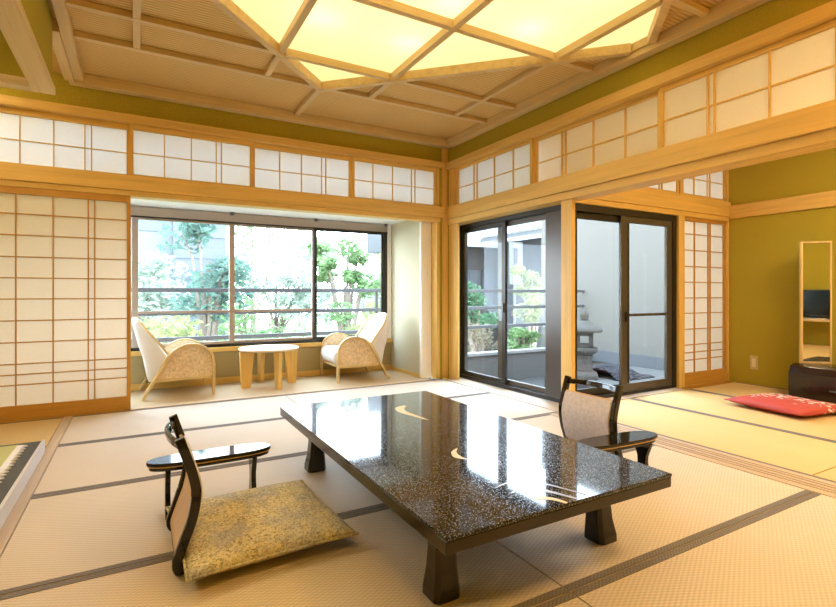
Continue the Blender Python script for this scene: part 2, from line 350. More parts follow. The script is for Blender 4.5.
wall('roof', WHITE, [(AL-.1, XR+.14, YF-.1, YB+.12, 3.10, 3.16), (XR+.141, R2R+.1, R2F-.1, R2B+.11, 2.76, 2.82), (AL-.1, XR+.14, YF-.1, YF-.0, 2.90, 3.10), (AL-.1, XR+.14, YB+.101, YB+.12, 2.80, 3.10), (XR+.101, XR+.14, YF, YB+.10, 2.90, 3.10), (AL-.1, AL, YF, YB+.1, 2.90, 3.10)], 'roof slab over both rooms, out of sight', 'roof')
wall('wall_corner_fill', OLIVE, [(XR+.001, XR+.13, 4.941, YB+.11, -.05, 2.90), (XR+.101, XR+.139, R2F-.1, 4.94, 2.55, 2.90), (AL, XR, 5.061, 5.10, 2.462, 2.90)], 'plaster infill behind the corner post')
ZB = 2.745                                      # underside of the battens
def batten(x0, y0, x1, y1, label, w=.046):
    TN[0] += 1
    zo = .0 if abs(x1-x0) > abs(y1-y0) else .0025
    mm = MB().bar((x0,y0,(ZB+ZC)/2+zo), (x1,y1,(ZB+ZC)/2+zo), w, ZC-ZB-.006)
    return tag(mm.build('trim_%d' % TN[0], LX if abs(x1-x0) > abs(y1-y0) else LY, None, .002), label, 'ceiling batten', 'ceiling battens', 'structure')
YL, XE, XS = 4.115, XR-.078, XL+.088
batten(XS, YL, XE, YL, 'long ceiling batten parallel to the back wall, touching the light corner')
b = HR + .03
for k, x in enumerate((0, .915, 1.83, 2.745)):
    e = HR - abs(x-CX) + .03
    batten(x, CY+e, x, YL-.024, 'short ceiling batten between diamond light and back batten, number %s from the alcove' % ('one','two','three','four')[k])
    batten(x, YF, x, CY-e, 'short ceiling batten in front of the diamond light, number %s from the alcove' % ('one','two','three','four')[k])
for k, y in enumerate((3.67, 2.755, 1.845, .93)):
    e = HR - abs(y-CY) + .03
    batten(XS, y, CX-e, y, 'ceiling batten running from alcove side to diamond light, %s from the back' % ('first','second','third','fourth')[k])
    if CX+e < XE-.05: batten(CX+e, y, XE, y, 'ceiling batten running from diamond light to side room wall, %s from the back' % ('first','second','third','fourth')[k])
batten(CX, YL+.024, CX, YB-.092, 'ceiling batten from the back corner of the light to the back wall')

# --- the diamond ceiling light
LT = thing('ceiling_light', 'large glowing diamond ceiling light with wooden lattice', 'ceiling light', (CX, CY, ZB))
e0 = .085
for sx in (-1,1):
    for sy in (-1,1):
        MB().bar((CX,CY+sy*HR,(ZB-.012+2.81)/2),(CX+sx*(HR-e0),CY+sy*e0,(ZB-.012+2.81)/2), .052, 2.81-ZB+.012).build('frame_rail', LX, LT, .002)
    MB().box(CX+sx*(HR-e0)-.004,CX+sx*(HR-e0)+.004,CY-e0,CY+e0,ZB,2.809).build('frame_end', LX, LT)
for x in (0, .915, 1.83, 2.745):
    e = HR - abs(x-CX) - .04
    if e > .06: MB().bar((x,CY-e,(ZB+2.80)/2),(x,CY+e,(ZB+2.80)/2), .046, 2.80-ZB).build('lattice_bar', LY, LT, .002)
for y in (3.67, 2.755, 1.845, .93):
    e = min(HR - abs(y-CY) - .04, HR-e0-.01)
    if e > .06: MB().bar((CX-e,y,(ZB+2.80)/2-.001),(CX+e,y,(ZB+2.80)/2-.001), .044, 2.80-ZB).build('lattice_bar', LX, LT, .002)
m_, nt, bs, out = nodes('lit_paper_diffuser'); nt.nodes.remove(bs)
em = N(nt, 'ShaderNodeEmission', Strength=.37); em.inputs['Color'].default_value = (1.0,.76,.32,1)
tl = N(nt, 'ShaderNodeBsdfTranslucent'); tl.inputs['Color'].default_value = (.55,.52,.45,1)
ad = N(nt, 'ShaderNodeAddShader'); nt.links.new(em.outputs[0], ad.inputs[0]); nt.links.new(tl.outputs[0], ad.inputs[1]); nt.links.new(ad.outputs[0], out.inputs['Surface'])
h = HR-.02
MB().prism([(CX-HR+e0,CY-.07),(CX-HR+e0,CY+.07),(CX,CY+h),(CX+HR-e0,CY+.07),(CX+HR-e0,CY-.07),(CX,CY-h)], 'z', 2.8015, 2.8075).build('diffuser', m_, LT)
BULB = emit('lit_bulb', (1,.9,.68), 12)
for y in (3.15,2.58,2.01,1.45):
    for x in (.43,1.06,1.70,2.33):
        if abs(x-CX)+abs(y-CY) < 1.42: MB().lathe([(.012,2.985),(.036,2.97),(.045,2.945),(.036,2.915),(.012,2.90)], (x,y), 12).build('bulb', BULB, LT, 0, True)

# ---------------------------------------------------------------- paper panels
def panel(name, label, cat, axis, a, b, t, z0, z1, verts, hors, fm, fv, pm, stile=.03, rail_t=.03, rail_b=.03, bar=.009, back=.028, grp=None):
    """axis 'x': panel spans x from a to b in the plane y=t, seen from -y; axis 'y': spans y, plane x=t, seen from -x"""
    loc = ((a+b)/2, t, z0) if axis == 'x' else (t, (a+b)/2, z0)
    p = thing(name, label, cat, loc, 0, grp, 'structure')
    def bx(m, u0, u1, d0, d1, w0, w1):
        return m.box(u0,u1,t+d0,t+d1,w0,w1) if axis == 'x' else m.box(t+d0,t+d1,u0,u1,w0,w1)
    m = MB(); bx(m, a, a+stile, 0, back, z0, z1); bx(m, b-stile, b, 0, back, z0, z1)
    m.build('stiles', fv, p, .0015)
    m = MB(); bx(m, a+stile, b-stile, 0, back, z0, z0+rail_b); bx(m, a+stile, b-stile, 0, back, z1-rail_t, z1)
    m.build('rails', fm, p, .0015)
    m = MB()
    for u in verts: bx(m, u-bar/2, u+bar/2, .006, .020, z0+rail_b, z1-rail_t)
    for w in hors: bx(m, a+stile, b-stile, .008, .020, w-bar/2, w+bar/2)
    m.build('lattice', fv, p)
    bx(MB(), a+stile-.004, b-stile+.004, .0205, .0225, z0+rail_b-.004, z1-rail_t+.004).build('paper', pm, p)
    return p
WN = [0]; DN = [0]
ords = ['first','second','third','fourth','fifth']
def win(): WN[0] += 1; return 'window_%d' % WN[0]
def door(): DN[0] += 1; return 'door_%d' % DN[0]
# back transoms (first one half cut by the frame)
for k, (a, b) in enumerate([(-2.10,-1.08),(-1.076,-.053),(-.049,.968),(.972,1.992),(1.996,3.034)]):
    s = b - .06
    vs = [s-.238*3+.02, s-.238*2+.0, s-.238-.026, s-.238+.020]
    if k == 4: vs = [2.237, 2.475, 2.714, 2.760]
    txt = ['beyond the left picture edge','above the closed paper doors','above the porch armchair nearest the paper doors','above the round porch table','next to the corner post'][k]
    panel(win(), 'back wall paper transom with thin grid, ' + txt, 'transom', 'x', a-.003, b+.003, 4.945+.029*(k%2), 2.007, 2.461, vs, [2.212], WX, WZ, PAPERW, .026, .05, .02, .008, grp='back wall transoms')
# side transoms
for k, (a, b, vs) in enumerate([(3.535,4.80,[3.815,4.112,4.415,4.47]), (2.236,3.530,[2.543,2.85,3.154,3.197]), (.937,2.232,[1.209,1.529,1.849,1.893]), (-.36,.933,[-.08,.24,.54,.59])]):
    txt = ['nearest the corner post','over the post between the glass doors','over the open side room threshold','beyond the picture edge'][k]
    panel(win(), 'side paper transom with thin grid, ' + txt, 'transom', 'y', a-.004, b+.004, XR+.02+.029*(k%2), 2.010, 2.454, vs, [2.212], WY, WZ, PAPERW if k == 0 else PAPERS, .032, .035, .018, .010, grp='side transoms')
trim(WZ, XR, XR+.10, 4.802, 4.935, 2.01, 2.454, 'short post beside the first side transom', 'post')
# sliding paper doors on the back wall
ZH = [1.625,1.458,1.287,1.121,.955,.784,.613,.443,.360,.279]
panel(door(), 'sliding paper door beside the sun porch opening', 'paper door', 'x', -1.075, -.046, 4.935, .012, 1.834, [-.826,-.588,-.351,-.306], ZH, DX, DZ, PAPER, .028, .055, .105, .009)
panel(door(), 'sliding paper door behind the first, beyond the picture edge', 'paper door', 'x', -2.10, -1.05, 4.970, .012, 1.834, [-1.85,-1.61,-1.37,-1.325], ZH, DX, DZ, PAPER, .028, .055, .105, .009)
trim(DX, AL, -.046, 4.925, 5.02, -.05, .011, 'dark amber floor rail below the sliding paper doors', 'floor rail')
# side room back wall
wall('wall_side_room_right', OLIVE, [(R2R, R2R+.1, R2F, R2B+.02, -.05, 2.75)], 'bright olive plaster wall with outlet in the side room')
wall('wall_side_room_front', OLIVE, [(XR+.1, R2R+.1, R2F-.1, R2F, -.05, 2.75), (XR-.05, XR+.1, R2F-.1, YF-.1, -.05, 2.75)], 'olive plaster wall behind the television')
wall('ceiling_side_room', CEILW, [(XR+.10, R2R+.1, R2F-.1, R2B+.1, 2.66, 2.70)], 'boarded ceiling of the side room', 'ceiling')
wall('wall_side_room_back', OLIVE, [(3.36, R2R, R2B+.03, R2B+.09, 2.50, 2.70)], 'olive band above the side room transoms')
trim(WX, 3.37, R2R, R2B-.01, R2B+.09, 2.455, 2.53, 'rail above the side room transoms', 'rail')
trim(WX, 3.37, R2R, R2B-.03, R2B+.09, 1.872, 2.040, 'lintel beam over the side room glass door', 'beam')
trim(WX, 3.37, R2R, R2B-.01, R2B+.09, 1.82, 1.871, 'grooved head rail over the side room glass door', 'rail')
trim(WY, R2R-.03, R2R+.005, R2F, R2B-.03, 1.845, 1.995, 'horizontal wooden wall rail on the olive wall', 'rail')
trim(WZ, 4.965, 5.065, R2B-.01, R2B+.09, 0, 1.819, 'wooden post between glass door and paper door', 'post')
trim(WZ, R2R-.03, R2R+.0, R2B-.01, R2B+.09, 0, 1.819, 'slim post in the corner of the side room', 'post')
trim(WZ, 5.865, R2R, R2B-.005, R2B+.09, 2.041, 2.454, 'short post at the end of the side room transoms', 'post')
trim(WZ, 4.995, 5.055, R2B-.005, R2B+.09, 2.041, 2.454, 'short post between the two side room transoms', 'post')
trim(DX, 5.066, R2R, R2B-.008, R2B+.06, -.05, .0115, 'dark amber floor rail below the narrow paper door', 'floor rail')
panel(door(), 'narrow paper door at the side room corner', 'paper door', 'x', 5.07, 5.868, R2B+.012, .012, 1.819, [5.29,5.545,5.585], [1.64,1.465,1.29,1.12,.95,.784,.613,.443,.360,.279], DX, DZ, PAPERW, .028, .04, .13, .010)
panel(win(), 'side room paper transom above the narrow paper door', 'transom', 'x', 5.057, 5.863, R2B+.01, 2.041, 2.454, [5.28,5.53,5.575], [2.245], WX, WZ, PAPERW, .02, .03, .03, .009, grp='side room transoms')
panel(win(), 'side room paper transom above the sliding glass door', 'transom', 'x', 3.95, 4.993, R2B+.01, 2.041, 2.454, [4.22,4.46,4.68,4.725], [2.245], WX, WZ, PAPERW, .02, .03, .03, .009, grp='side room transoms')
panel(win(), 'side room paper transom hidden behind the lintel beam', 'transom', 'x', 3.38, 3.946, R2B+.01, 2.041, 2.454, [3.6,3.8], [2.245], WX, WZ, PAPERW, .02, .03, .03, .009, grp='side room transoms')

# ---------------------------------------------------------------- glass doors and the wide window
def sash(parent, axis, a, b, t, z0, z1, sw=.045, rt=.05, rb=.07, dep=.03, bars=(), mat=BRONZE, part='sash'):
    def bx(m, u0, u1, d0, d1, w0, w1):
        return m.box(u0,u1,t+d0,t+d1,w0,w1) if axis == 'x' else m.box(t+d0,t+d1,u0,u1,w0,w1)
    m = MB(); bx(m,a,a+sw,0,dep,z0,z1); bx(m,b-sw,b,0,dep,z0,z1); bx(m,a+sw,b-sw,0,dep,z0,z0+rb); bx(m,a+sw,b-sw,0,dep,z1-rt,z1)
    for w in bars: bx(m, a+sw, b-sw, .004, dep-.004, w-.014, w+.014)
    s = m.build(part, mat, parent, .002)
    g = MB(); bx(g, a+sw-.006, b-sw+.006, dep/2-.002, dep/2+.002, z0+rb-.006, z1-rt+.006); g.build('glass_pane', GLASS, s)
    return s
# corner pair on the right wall (x = 3.35)
BRONZE_M = plain('mid_bronze_aluminium', (.10,.082,.066), .35, .4)
d1 = thing(door(), 'black framed sliding glass doors between corner post and square post', 'glass door', (3.36,4.0,0), 0, None, 'structure')
m = MB().box(3.335,3.43,4.87,4.935,.006,1.803).box(3.335,3.43,3.218,3.26,.006,1.803).box(3.335,3.43,3.26,4.87,1.755,1.803).box(3.335,3.43,3.26,4.87,.006,.045)
m.build('door_frame', BRONZE, d1, .002)
sash(d1, 'y', 4.075, 4.868, 3.345, .046, 1.754, .055, .05, .05, .03, (), BRONZE)
sash(d1, 'y', 3.37, 4.25, 3.385, .046, 1.754, .075, .05, .05, .03, (), BRONZE_M)
MB().box(3.337,3.375,3.275,3.48,.046,1.754).build('steel_cover_strip', plain('brushed_bronze_cover', (.075,.062,.055), .3, .4), d1, .002)
MB().box(3.330,3.3445,4.095,4.12,.80,.90).build('latch', BRASSY, d1, .002)
# side room door (y = 3.25)
d2 = thing(door(), 'black framed sliding glass door facing the white garden wall', 'glass door', (4.15,R2B+.05,0), 0, None, 'structure')
MB().box(3.37,4.962,R2B+.015,R2B+.11,.006,.035).box(3.37,4.962,R2B+.015,R2B+.11,1.755,1.819).box(4.90,4.962,R2B+.015,R2B+.11,.035,1.755).box(3.37,3.49,R2B+.015,R2B+.11,.035,1.755).build('door_frame', BRONZE, d2, .002)
sash(d2, 'x', 3.491, 4.275, R2B+.065, .036, 1.754, .055, .06, .07, .03, (), BRONZE)
sash(d2, 'x', 4.105, 4.898, R2B+.025, .036, 1.754, .085, .06, .075, .03, (.785,), BRONZE_M)
for px_, zz in ((4.165,.77),(4.905,.775)):
    MB().box(px_-.022,px_+.022,R2B-.002,R2B+.0145,zz-.05,zz+.05).build('latch', plain('black_plastic', (.008,.008,.008), .4), d2, .003)

# sun porch shell
EY = 5.90
wall('wall_porch_below_window', TAN, [(-1.3, 2.95, EY, EY+.10, 0, .355)], 'tan plaster wall below the wide window')
wall('wall_porch_right', BEIGE, [(2.92, 3.02, 5.10, EY+.10, 0, 1.96)], 'pale beige end wall of the sun porch')
wall('wall_porch_left', BEIGE, [(-1.35, -1.25, 5.07, EY+.10, 0, 1.96)], 'beige end wall of the sun porch behind the paper doors')
trim(WHITE, 2.90, 3.06, 5.061, 5.10, 0, 1.90, 'white painted wall end beside the sun porch opening', 'wall end')
wall('ceiling_porch', WHITE, [(-1.3, 3.02, 5.06, EY+.10, 1.905, 1.95)], 'white ceiling of the sun porch', 'ceiling')
trim(WX, -1.25, 2.918, EY-.012, EY-.001, 0, .065, 'wooden skirting under the wide window', 'skirting')
trim(WY, 2.905, 2.919, 5.11, EY-.013, 0, .045, 'wooden skirting on the beige porch wall', 'skirting')
trim(WX, -1.25, 2.918, EY-.05, EY+.05, .357, .405, 'wooden window sill of the sun porch', 'window sill')
trim(WHITE, 2.86, 2.918, EY-.02, EY+.06, .41, 1.90, 'white reveal beside the wide window', 'reveal')
w1 = thing(win(), 'wide porch window of three panes with taupe header', 'window', (1.4,EY,.406), 0, None, 'structure')
MB().box(-1.2,2.858,EY-.03,EY+.06,1.785,1.895).build('window_header', BRONZE_L, w1, .004)
MB().box(-1.2,2.858,EY-.02,EY+.06,.406,.438).box(2.81,2.858,EY-.02,EY+.06,.438,1.79).box(-1.2,2.858,EY-.034,EY-.028,1.782,1.798).build('window_frame', BRONZE, w1, .002)
sash(w1, 'x', -.045, .958, EY-.015, .439, 1.784, .058, .02, .03, .03, (.80,), BRONZE_L)
sash(w1, 'x', .905, 1.905, EY+.018, .439, 1.784, .045, .02, .03, .03, (.80,), BRONZE_L)
sash(w1, 'x', 1.875, 2.809, EY-.015, .439, 1.784, .035, .02, .03, .03, (), BRONZE)
sash(w1, 'x', -1.18, -.05, EY+.018, .439, 1.784, .045, .02, .03, .03, (.80,), BRONZE_L)
for xx in (.925, 1.89, 2.83): MB().box(xx-.02,xx+.02,EY-.045,EY-.031,1.87,1.904).build('catch', BRASSY, w1, .002)
MB().box(1.885,1.90,EY-.03,EY-.016,1.08,1.12).build('window_lock', BRASSY, w1, .002)

# ---------------------------------------------------------------- low lacquer table
TX0, TX1, TY0, TY1, TZ = .735, 1.733, 1.147, 2.962, .33
T = thing('low_table', 'long black lacquered low table with silver flecks and pearl inlay', 'table', ((TX0+TX1)/2,(TY0+TY1)/2,0))
tp = MB().box(TX0,TX1,TY0,TY1,TZ-.012,TZ).build('table_top', LACT, T, .003)
MB().box(TX0+.002,TX1-.002,TY0+.002,TY1-.002,TZ-.050,TZ-.0125).build('apron', LACB, T, .003)
def tleg(sx, sy):
    rings = []
    for z, hw, off in [(.0021,.052,.0),(.03,.051,.0),(.09,.043,.004),(.16,.039,.006),(.23,.041,.006),(.279,.045,.004)]:
        cx = (TX0+.145) if sx < 0 else (TX1-.088); cy = (TY0+.255) if sy < 0 else (TY1-.215)
        cx += -sx*off; cy += -sy*off; k = .3*hw
        rings.append([(cx-hw+k,cy-hw,z),(cx+hw-k,cy-hw,z),(cx+hw,cy-hw+k,z),(cx+hw,cy+hw-k,z),(cx+hw-k,cy+hw,z),(cx-hw+k,cy+hw,z),(cx-hw,cy+hw-k,z),(cx-hw,cy-hw+k,z)])
    return MB().loft(rings).build('leg', LACB, T, .003)
for sx in (-1,1):
    for sy in (-1,1): tleg(sx, sy)
def swoosh(pts, wid, mat, z=TZ+.0006, name='inlay'):
    P = [Vector((x,y,0)) for x, y in pts]; Q = []
    for i in range(len(P)-1):
        a, b_, c, d = P[max(i-1,0)], P[i], P[i+1], P[min(i+2,len(P)-1)]
        for k in range(8):
            t = k/8; Q.append(.5*((2*b_)+(c-a)*t+(2*a-5*b_+4*c-d)*t*t+(3*b_-a-3*c+d)*t**3))
    Q.append(P[-1]); n = len(Q); vs = []; fs = []
    for i, p in enumerate(Q):
        d = (Q[min(i+1,n-1)]-Q[max(i-1,0)]).normalized(); s = Vector((-d.y,d.x,0)); u = i/(n-1)*(len(wid)-1); j = min(int(u),len(wid)-2)
        w = wid[j]+(wid[j+1]-wid[j])*(u-j)
        vs += [(p.x+s.x*w/2,p.y+s.y*w/2,z),(p.x-s.x*w/2,p.y-s.y*w/2,z),(p.x+s.x*w/2,p.y+s.y*w/2,TZ-.0005),(p.x-s.x*w/2,p.y-s.y*w/2,TZ-.0005)]
    for i in range(n-1):
        a = 4*i; fs += [(a,a+1,a+5,a+4),(a+2,a+6,a+7,a+3),(a,a+4,a+6,a+2),(a+1,a+3,a+7,a+5)]
    fs += [(0,2,3,1),(4*n-4,4*n-3,4*n-1,4*n-2)]
    return MB().add(vs, fs).build(name, mat, T)
swoosh([(1.392,2.62),(1.335,2.58),(1.31,2.49),(1.325,2.37),(1.342,2.26)], [.022,.055,.045,.028,.003], PEARL)
swoosh([(1.205,1.79),(1.165,1.755),(1.145,1.70),(1.158,1.655)], [.004,.022,.032,.006], PEARL)
swoosh([(1.125,1.225),(1.150,1.222),(1.180,1.196),(1.197,1.152)], [.010,.024,.020,.012], PEARL)
swoosh([(1.09,1.30),(1.14,1.305),(1.20,1.27),(1.25,1.16)], [.003,.016,.018,.014], PEARLB)
swoosh([(1.07,1.36),(1.15,1.375),(1.24,1.32),(1.30,1.17)], [.002,.010,.012,.008], PEARLB)

# ---------------------------------------------------------------- cushions
def cushion(name, label, cat, w, d, h, mat, loc, rz, zc=0, grp=None, n=26):
    c = thing(name, label, cat, loc, rz, grp, None, False)
    vs = []; fs = []
    for side in (1,-1):
        for i in range(n+1):
            for j in range(n+1):
                u, v = -1+2*i/n, -1+2*j/n
                k = max(0,(1-abs(u)**2.6))*max(0,(1-abs(v)**2.6)); t = k**.42
                pin = 1-.045*(1-abs(v)**2)*abs(u)**4; pin2 = 1-.045*(1-abs(u)**2)*abs(v)**4
                wr = .004*math.sin(9*u+2*v)*math.sin(7*v-u)*k
                vs.append((u*w/2*pin, v*d/2*pin2, h/2 + side*t*h/2 + (wr if side > 0 else 0)))
    q = (n+1)*(n+1)
    for s in (0,1):
        for i in range(n):
            for j in range(n):
                a = s*q+i*(n+1)+j; f = (a,a+n+1,a+n+2,a+1); fs.append(f if s == 0 else f[::-1])
    o = MB().add(vs, fs).build('cover', mat, c, 0, True)
    bm = bmesh.new(); bm.from_mesh(o.data); bmesh.ops.remove_doubles(bm, verts=bm.verts, dist=.0004); bmesh.ops.recalc_face_normals(bm, faces=bm.faces); bm.to_mesh(o.data); bm.free()
    m = MB()
    pts = [(-w/2,-d/2),(w/2,-d/2),(w/2,d/2),(-w/2,d/2)]
    per = []
    for k in range(4):
        (x0,y0),(x1,y1) = pts[k], pts[(k+1)%4]
        for i in range(10):
            t = i/10; x, y = x0+(x1-x0)*t, y0+(y1-y0)*t; u, v = 2*x/w, 2*y/d
            per.append(Vector((x*(1-.045*(1-v*v)*abs(u)**4), y*(1-.045*(1-u*u)*abs(v)**4), h/2)))
    per.append(per[0])
    m.sweep(per, .007, .007, (0,0,1)); m.build('piping', mat, c, 0, True)
    return c

# ---------------------------------------------------------------- legless chairs
CHX, CHY = .13, 2.115
def spl(pts, k=5):
    o = []
    for i in range(len(pts)-1):
        a, b_, c_, d_ = (Vector(pts[max(i-1,0)]), Vector(pts[i]), Vector(pts[i+1]), Vector(pts[min(i+2,len(pts)-1)]))
        for q in range(k):
            t = q/k; o.append(tuple(.5*((2*b_)+(c_-a)*t+(2*a-5*b_+4*c_-d_)*t*t+(3*b_-a-3*c_+d_)*t**3)))
    return o+[tuple(pts[-1])]
def zaisu(label, loc, rz):
    c = thing('legless_chair', label, 'floor chair', loc, rz, 'legless floor chairs', None, False)
    w = .405                                    # local: faces +x, back at x=0
    prof = [(.285,.012),(.13,.012),(.03,.014),(.012,.022),(.0,.055),(.022,.125),(.050,.205),(.062,.28),(.056,.335),(.038,.400),(.008,.490)]
    for s in (-1,1):
        MB().sweep([(x, s*(w/2-.014), z) for x, z in spl(prof[3:])], .028, .033, (0,1,0)).build('side_rail', LAC, c, .004)
    rings = []
    MB().sweep([(x+.004, 0, z) for x, z in spl(prof[3:-2])] + [(.036,0,.412)], w-.058, .012, (0,1,0)).build('back_panel', PLY, c, .002)
    MB().sweep([(x+.016, 0, z) for x, z in spl(prof[5:-2])] + [(.047,0,.406)], w-.062, .016, (0,1,0)).build('fabric_pad', ZFAB, c, .006)
    MB().box(.0,.44,-w/2+.02,w/2-.02,.006,.022).build('seat_board', LAC, c, .004)
    arc = []
    for k in range(13):
        t = -1+2*k/12; arc.append((.012-.032*(1-t*t), t*(w/2-.028), .462+.004*(1-t*t)))
    MB().sweep(arc, .032, .018, (-.25,0,1)).build('crest_rail', LAC, c, .006, False)
    return c
zaisu('legless black lacquered floor chair holding the olive floral cushion', (CHX-.008, CHY+.005, 0), 0)
zaisu('legless black lacquered floor chair across the table with rose grey back pad', (2.325, 2.03, 0), PI)
cushion('floor_cushion', 'square olive floral floor cushion on the near floor chair', 'cushion', .61, .655, .085, FLORAL, (.430, 2.115, .024), math.radians(2.5))
rc = cushion('floor_cushion', 'flat red floor cushion with white blossoms by the mirror', 'cushion', .60, .66, .095, RED, (4.86, 2.18, 0), math.radians(-8))

def armrest(label, loc, rz):
    a = thing('armrest', label, 'armrest', loc, rz, 'lacquered floor armrests', None, False)
    L, W, Z = .54, .15, .255
    pts = []
    for k in range(40):
        t = 2*PI*k/40; cx, sy = math.cos(t), math.sin(t)
        pts.append((L/2*math.copysign(abs(cx)**.45, cx), W/2*math.copysign(abs(sy)**.8, sy)*(1-.18*(cx*cx))))
    MB().prism(pts, 'z', Z-.016, Z).build('top', LAC, a, .005)
    MB().prism([(x*.985,y*.93) for x, y in pts], 'z', Z-.021, Z-.0165).build('gilt_edge', plain('gilt_line', (.62,.40,.12), .3, .6) if 'gilt_line' not in D.materials else D.materials['gilt_line'], a)
    MB().prism([(x*.96,y*.86) for x, y in pts], 'z', Z-.038, Z-.0215).build('under_frame', LAC, a, .004)
    for s in (-1,1):
        x = s*.185; q = []
        for z, hw in [(.0021,.056),(.02,.054),(.07,.034),(.11,.026),(.14,.028),(.185,.045),(Z-.039,.056)]: q.append((hw, z))
        poly = [(y, z) for y, z in q] + [(-y, z) for y, z in q[::-1]]
        MB().prism(poly, 'x', x-.011, x+.011).build('leg', LAC, a, .003)
    return a
armrest('black lacquered armrest standing behind the cushioned floor chair', (.305, 2.50, 0), 0)
armrest('black lacquered armrest at the side of the farther floor chair', (2.15, 1.725, 0), math.radians(-4))

# ---------------------------------------------------------------- porch armchairs and round table
def armchair(label, loc, rz):
    c = thing('armchair', label, 'armchair', loc, rz, 'porch armchairs', None, False)
    # local: faces +x, x=0 at the rear foot, y=0 centre
    arch = [(0,0),(.055,.105),(.12,.22),(.18,.33),(.225,.405),(.29,.46),(.36,.493),(.43,.50),(.50,.488),(.56,.452),(.60,.40),(.618,.33),(.622,.22),(.622,0)]
    P = [Vector((x,0,z)) for x, z in arch]; Q = []
    for i in range(len(P)-1):
        a, b_, cc, d = P[max(i-1,0)], P[i], P[i+1], P[min(i+2,len(P)-1)]
        for k in range(4):
            t = k/4; Q.append(.5*((2*b_)+(cc-a)*t+(2*a-5*b_+4*cc-d)*t*t+(3*b_-a-3*cc+d)*t**3))
    Q.append(P[-1])
    for s in (-1,1):
        y = s*.295
        MB().sweep([(p.x, y, p.z) for p in Q], .036, .026, (0,1,0)).build('bentwood_arm', LZ, c, .004)
        inner = [(x,z) for x, z in arch[2:-2]]
        poly = [(.085,.155)] + [(x+.0,z-.004) for x, z in inner] + [(.615,.185)]
        MB().prism(poly, 'y', y-s*.030-.012, y-s*.030+.012).build('side_panel', ARMFAB, c, .003)
    # seat cushion
    sp = [(.20,.19),(.60,.19),(.635,.22),(.65,.28),(.64,.335),(.60,.365),(.50,.372),(.20,.335)]
    MB().prism(sp, 'y', -.252, .252).build('seat_cushion', SEATF, c, .025, True, 4)
    # reclining back: cross sections rise and narrow to a round head
    rings = []; n = 10
    for z, xf, xb, hw in [(.16,.20,.055,.25),(.25,.26,.040,.25),(.36,.235,.020,.252),(.46,.175,-.012,.258),(.56,.105,-.035,.262),(.64,.05,-.055,.245),(.70,.005,-.068,.205),(.745,-.022,-.075,.14),(.765,-.042,-.072,.06)]:
        r = min(.03, (xf-xb)/2.2); ring = []
        for (cx_, cy_, a0) in ((xf-r,hw-r,0),(xb+r,hw-r,90),(xb+r,-hw+r,180),(xf-r,-hw+r,270)):
            for q in (0,45,90): t = math.radians(a0+q); ring.append((cx_+r*math.cos(t), cy_+r*math.sin(t), z))
        rings.append(ring)
    MB().loft(rings).build('backrest', SEATF, c, 0, True)
    # wooden edge of the back, from arm to head
    for s in (-1,1):
        MB().sweep([(.225,s*.272,.405),(.15,s*.272,.51),(.07,s*.272,.61),(.03,s*.258,.665),(-.005,s*.216,.715),(-.03,s*.15,.752)], .022, .022, (0,1,0)).build('back_rail', LZ, c, .004)
    MB().box(.10,.60,-.28,.28,.158,.186).build('seat_rail', LX, c, .003)
    return c
armchair('bentwood porch armchair beside the paper doors, facing the round table', (.035, 5.585, 0), math.radians(2))
armchair('bentwood porch armchair beside the beige end wall, facing the round table', (2.575, 5.545, 0), PI-math.radians(1))
rt = thing('round_table', 'small round wooden table on four slab legs by window', 'table', (1.255,5.52,0), 0, None, None, False)
MB().lathe([(.30,.388),(.312,.392),(.316,.402),(.314,.410),(.306,.414)], (0,0), 56).build('table_top', wood('pale_top_wood', (.72,.60,.46), 'x', .3), rt, 0)
for k, a in enumerate((190, 278, 8, 98)):
    t = math.radians(a); dx, dy = math.cos(t), math.sin(t)
    lo, hi = .262, .235; w0, w1 = .030, .058
    rings = []
    for z, r, w in ((0,.258,.046),(.2,.252,.062),(.385,.245,.080)):
        cxx, cyy = dx*r, dy*r; sx_, sy_ = -dy, dx; th = w; w = .019
        rings.append([(cxx+dx*th+sx_*w,cyy+dy*th+sy_*w,z),(cxx-dx*th+sx_*w,cyy-dy*th+sy_*w,z),(cxx-dx*th-sx_*w,cyy-dy*th-sy_*w,z),(cxx+dx*th-sx_*w,cyy+dy*th-sy_*w,z)])
    MB().loft(rings).build('leg', WZ, rt, .004)

# ---------------------------------------------------------------- alcove platform, mirror, outlet, television
pf = thing('low_platform', 'low dark bordered platform with yellow green mat at the alcove', 'platform', (-1.2,2.5,0))
MB().box(-2.2,-.5165,.9,3.868,0,.078).build('board', plain('slate_grey_board', (.055,.058,.058), .6), pf, .002)
MB().box(-.516,-.500,.9,3.868,.004,.085).build('edge_strip', plain('pale_grey_edge', (.60,.60,.65), .4), pf, .002)
mt = MB().box(-2.05,-.625,1.1,3.812,.0785,.084).build('mat', woven('yellow_green_mat', (.50,.50,.22), 300, 300, .1), pf)
m = MB(); y = 1.1
while y < 3.79:
    m.prism([(-.626,y),(-.626,y+.055),(-.606,y+.055),(-.590,y+.042),(-.572,y+.0275),(-.590,y+.013),(-.606,y)], 'z', .0785, .0845); y += .055
m.build('scalloped_edging', plain('white_edging', (.78,.78,.84), .8), pf)

mr = thing('dressing_mirror', 'tall framed dressing mirror on dark red lacquer base', 'mirror', (5.66,2.22,0), 0, None, None, True)
bp = [(5.50,.0022),(5.50,.235),(5.535,.300),(5.60,.318),(5.83,.318),(5.83,.0022)]
MB().prism([(p[0],p[1]) for p in bp], 'y', 1.60, 2.44).build('base', LACR, mr, .004)
MB().box(5.493,5.499,1.64,2.40,.02,.215).build('drawer_front', LACR, mr, .002)
MB().box(5.486,5.493,2.05,2.11,.10,.115).build('drawer_pull', BRASSY, mr, .002)

